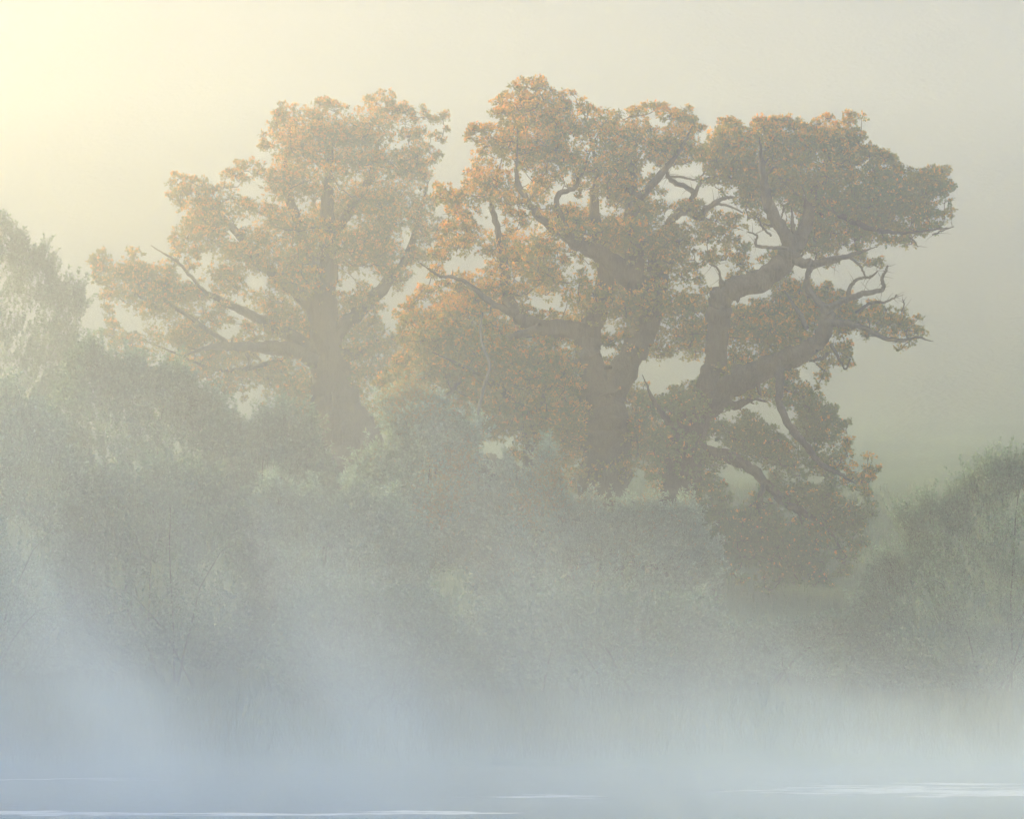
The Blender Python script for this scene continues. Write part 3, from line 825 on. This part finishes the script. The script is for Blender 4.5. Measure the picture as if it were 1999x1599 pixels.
# ------------------------------------------------------------------ old log and hanging dead stem
def log_thing():
    D = 116
    b = P(955, 925, D)
    gz = float(ground_z(b[0], b[1]))
    root = empty('fallen_log', (b[0], b[1], gz))
    tag(root, 'dark fallen log lying on the grass behind the pointed willow', 'log')
    o = np.array([b[0], b[1], gz])
    pts, rad = limb_points([(905,905,14),(930,908,22),(955,912,24),(985,918,20),(1010,925,14)], D, -.4, .5)
    V, Fc = tube(pts, rad, 12, .07)
    mesh_obj('log', V, Fc, M_BARK, root, True, origin=o)
    for spec in ([(950,915,16),(952,935,15),(950,985,17)], [(985,920,9),(990,938,9),(992,985,10)]):
        pts, rad = limb_points(spec, D, 0, .2)
        V, Fc = tube(pts, rad, 8, .07)
        mesh_obj('root_stub', V, Fc, M_BARK, root, True, origin=o)
log_thing()
pts, rad = limb_points([(930,1000,4),(930,900,4),(931,833,3.6),(940,772,3.6),(953,730,3.4),(955,712,3.4),(945,680,3),(938,650,2.6),(942,610,2)], 113.5, 0, .6, .01)
V, Fc = tube(pts, rad, 7, .05)
o = mesh_obj('dead_sapling', V, Fc, M_PALE, None, True, origin=np.array([pts[0][0], pts[0][1], float(ground_z(pts[0][0], pts[0][1]))]))
tag(o, 'thin pale bare stem standing before the small oak', 'sapling')

# ------------------------------------------------------------------ unseen wood added on the left hill
def shade_wood():
    pos, ln = [], []
    parts = []
    for k in range(220):
        if k < 0:
            x = rng.uniform(-110, 80); y = rng.uniform(215, 345)
        else:
            x = rng.uniform(-178, -122); y = rng.uniform(60, 290)
        z = float(ground_z(x, y))
        h = rng.uniform(6, 10)
        parts.append(tube(np.array([[x, y, z - .3], [x + rng.normal() * .2, y, z + h * .5], [x + rng.normal() * .4, y, z + h * .9]]), [.2, .12, .04], 5))
        m = 420
        v = unit(rng.normal(size=(m, 3))) * (rng.random(m) ** .4)[:, None]
        lump = 1 + .3 * np.sin(v @ rng.normal(size=3) * 5)
        pos.append(np.array([x, y, z + h * .5]) + v * lump[:, None] * np.array([h * .36, h * .36, h * .52]))
    pos = np.concatenate(pos); n = len(pos)
    V, Fc = leaf_mesh(pos, unit(rng.normal(size=(n, 3))), unit(rng.normal(size=(n, 3))), rng.uniform(.3, .6, n), rng.uniform(.2, .35, n))
    cc = np.array([.06, .065, .03]) * rng.uniform(.7, 1.3, n)[:, None]
    tv, tf = join(parts)
    tf3 = np.concatenate([tf[:, [0, 1, 2]], tf[:, [0, 2, 3]]])
    V2 = np.concatenate([V, tv]); F2 = np.concatenate([Fc, tf3 + len(V)])
    c2 = np.concatenate([np.repeat(cc, 4, 0), np.tile([[.06, .05, .04]], (len(tv), 1))])
    o = mesh_obj('shade_wood', V2, F2, M_OAK, col=c2)
    tag(o, 'unseen wood added on the left hill to soften its shade', 'wood', kind='stuff')
shade_wood()

# ------------------------------------------------------------------ air
def box_obj(name, lo, hi, mat):
    lo, hi = np.array(lo, float), np.array(hi, float)
    V = np.array([[(lo, hi)[i][0], (lo, hi)[j][1], (lo, hi)[k][2]] for i in (0, 1) for j in (0, 1) for k in (0, 1)])
    Fq = np.array([[0, 1, 3, 2], [4, 6, 7, 5], [0, 4, 5, 1], [2, 3, 7, 6], [0, 2, 6, 4], [1, 5, 7, 3]])
    return mesh_obj(name, V, Fq, mat)

HAZE = .0032
def haze_mat(density, aniso, name='haze_air', col=(.97, .97, .97, 1)):
    m, nt, N, L, p, out = new_mat(name)
    N.remove(p)
    v = N.new('ShaderNodeVolumePrincipled')
    v.inputs['Color'].default_value = col
    v.inputs['Density'].default_value = density
    v.inputs['Anisotropy'].default_value = aniso
    L.new(v.outputs[0], out.inputs['Volume'])
    return m

hz = box_obj('haze', (-1000, -500, -7), (1000, 1600, 90), haze_mat(HAZE, .75))
tag(hz, 'thin even morning fog over lake, bank and hill', 'fog', kind='stuff')

def mist_mat():
    """lake steam: thick at the water, rising in soft columns"""
    m, nt, N, L, p, out = new_mat('lake_mist')
    N.remove(p)
    tc = N.new('ShaderNodeTexCoord')
    sx = N.new('ShaderNodeSeparateXYZ'); L.new(tc.outputs['Object'], sx.inputs[0])
    def math_(op, a, b=None, c=None):
        n = N.new('ShaderNodeMath'); n.operation = op
        for k, v in enumerate((a, b, c)):
            if v is None: continue
            if isinstance(v, (int, float)): n.inputs[k].default_value = v
            else: L.new(v, n.inputs[k])
        return n.outputs[0]
    def ramp(v, a, b, c, d):
        n = N.new('ShaderNodeMapRange'); n.interpolation_type = 'SMOOTHSTEP'
        L.new(v, n.inputs['Value'])
        for k, q in zip(('From Min', 'From Max', 'To Min', 'To Max'), (a, b, c, d)): n.inputs[k].default_value = q
        return n.outputs[0]
    x, y, z = sx.outputs
    mp = N.new('ShaderNodeMapping'); mp.inputs['Scale'].default_value = (.27, .12, .10); mp.inputs['Location'].default_value = MIST_OFF
    mr = N.new('ShaderNodeMapping'); mr.inputs['Rotation'].default_value = (0, .62, 0)      # the steam leans with the breeze
    L.new(tc.outputs['Object'], mr.inputs[0]); L.new(mr.outputs[0], mp.inputs[0])
    nz = N.new('ShaderNodeTexNoise'); nz.inputs['Scale'].default_value = 1; nz.inputs['Detail'].default_value = 3
    L.new(mp.outputs[0], nz.inputs['Vector'])
    left = ramp(x, -14, 9, 1.0, .18)                      # the steam drifts to the left
    hgt = math_('MULTIPLY_ADD', left, 4.0, .7)           # scale height in metres
    dec = math_('EXPONENT', math_('MULTIPLY', math_('DIVIDE', z, hgt), -1.0))
    puff = ramp(nz.outputs[0], .40, .66, .03, 2.7)
    low = math_('MULTIPLY', math_('EXPONENT', math_('MULTIPLY', z, -1.1)), MIST_LOW)  # even skin of mist on the water
    d = math_('MULTIPLY_ADD', math_('MULTIPLY', dec, puff), MIST_D, low)
    for v, a, b in ((y, 42, 52), (x, -34, -26)):
        d = math_('MULTIPLY', d, ramp(v, a, b, 0, 1))
    for v, a, b in ((y, 92, 108), (x, 26, 34), (z, 9, 14)):
        d = math_('MULTIPLY', d, ramp(v, a, b, 1, 0))
    v = N.new('ShaderNodeVolumePrincipled')
    v.inputs['Color'].default_value = (.66, .82, 1.0, 1)  # blue of skylight in shade put into the mist colour
    v.inputs['Anisotropy'].default_value = .2
    L.new(d, v.inputs['Density'])
    L.new(v.outputs[0], out.inputs['Volume'])
    m.cycles.volume_step_rate = 1.4
    return m
MIST_OFF = (2.6, .7, 3.3); MIST_D = .021; MIST_LOW = .055
mi = box_obj('mist', (-34, 42, -.4), (34, 109, 14), mist_mat())
tag(mi, 'white steam rising off the lake in soft columns', 'mist', kind='stuff')

fb = box_obj('fog_bank', (-400, 146, -6), (400, 420, 44), haze_mat(.0045, .5, 'fog_bank_air', (.80, .91, 1.0, 1)))
tag(fb, 'thicker fog pooled on the hillside behind the oaks', 'fog', kind='stuff')
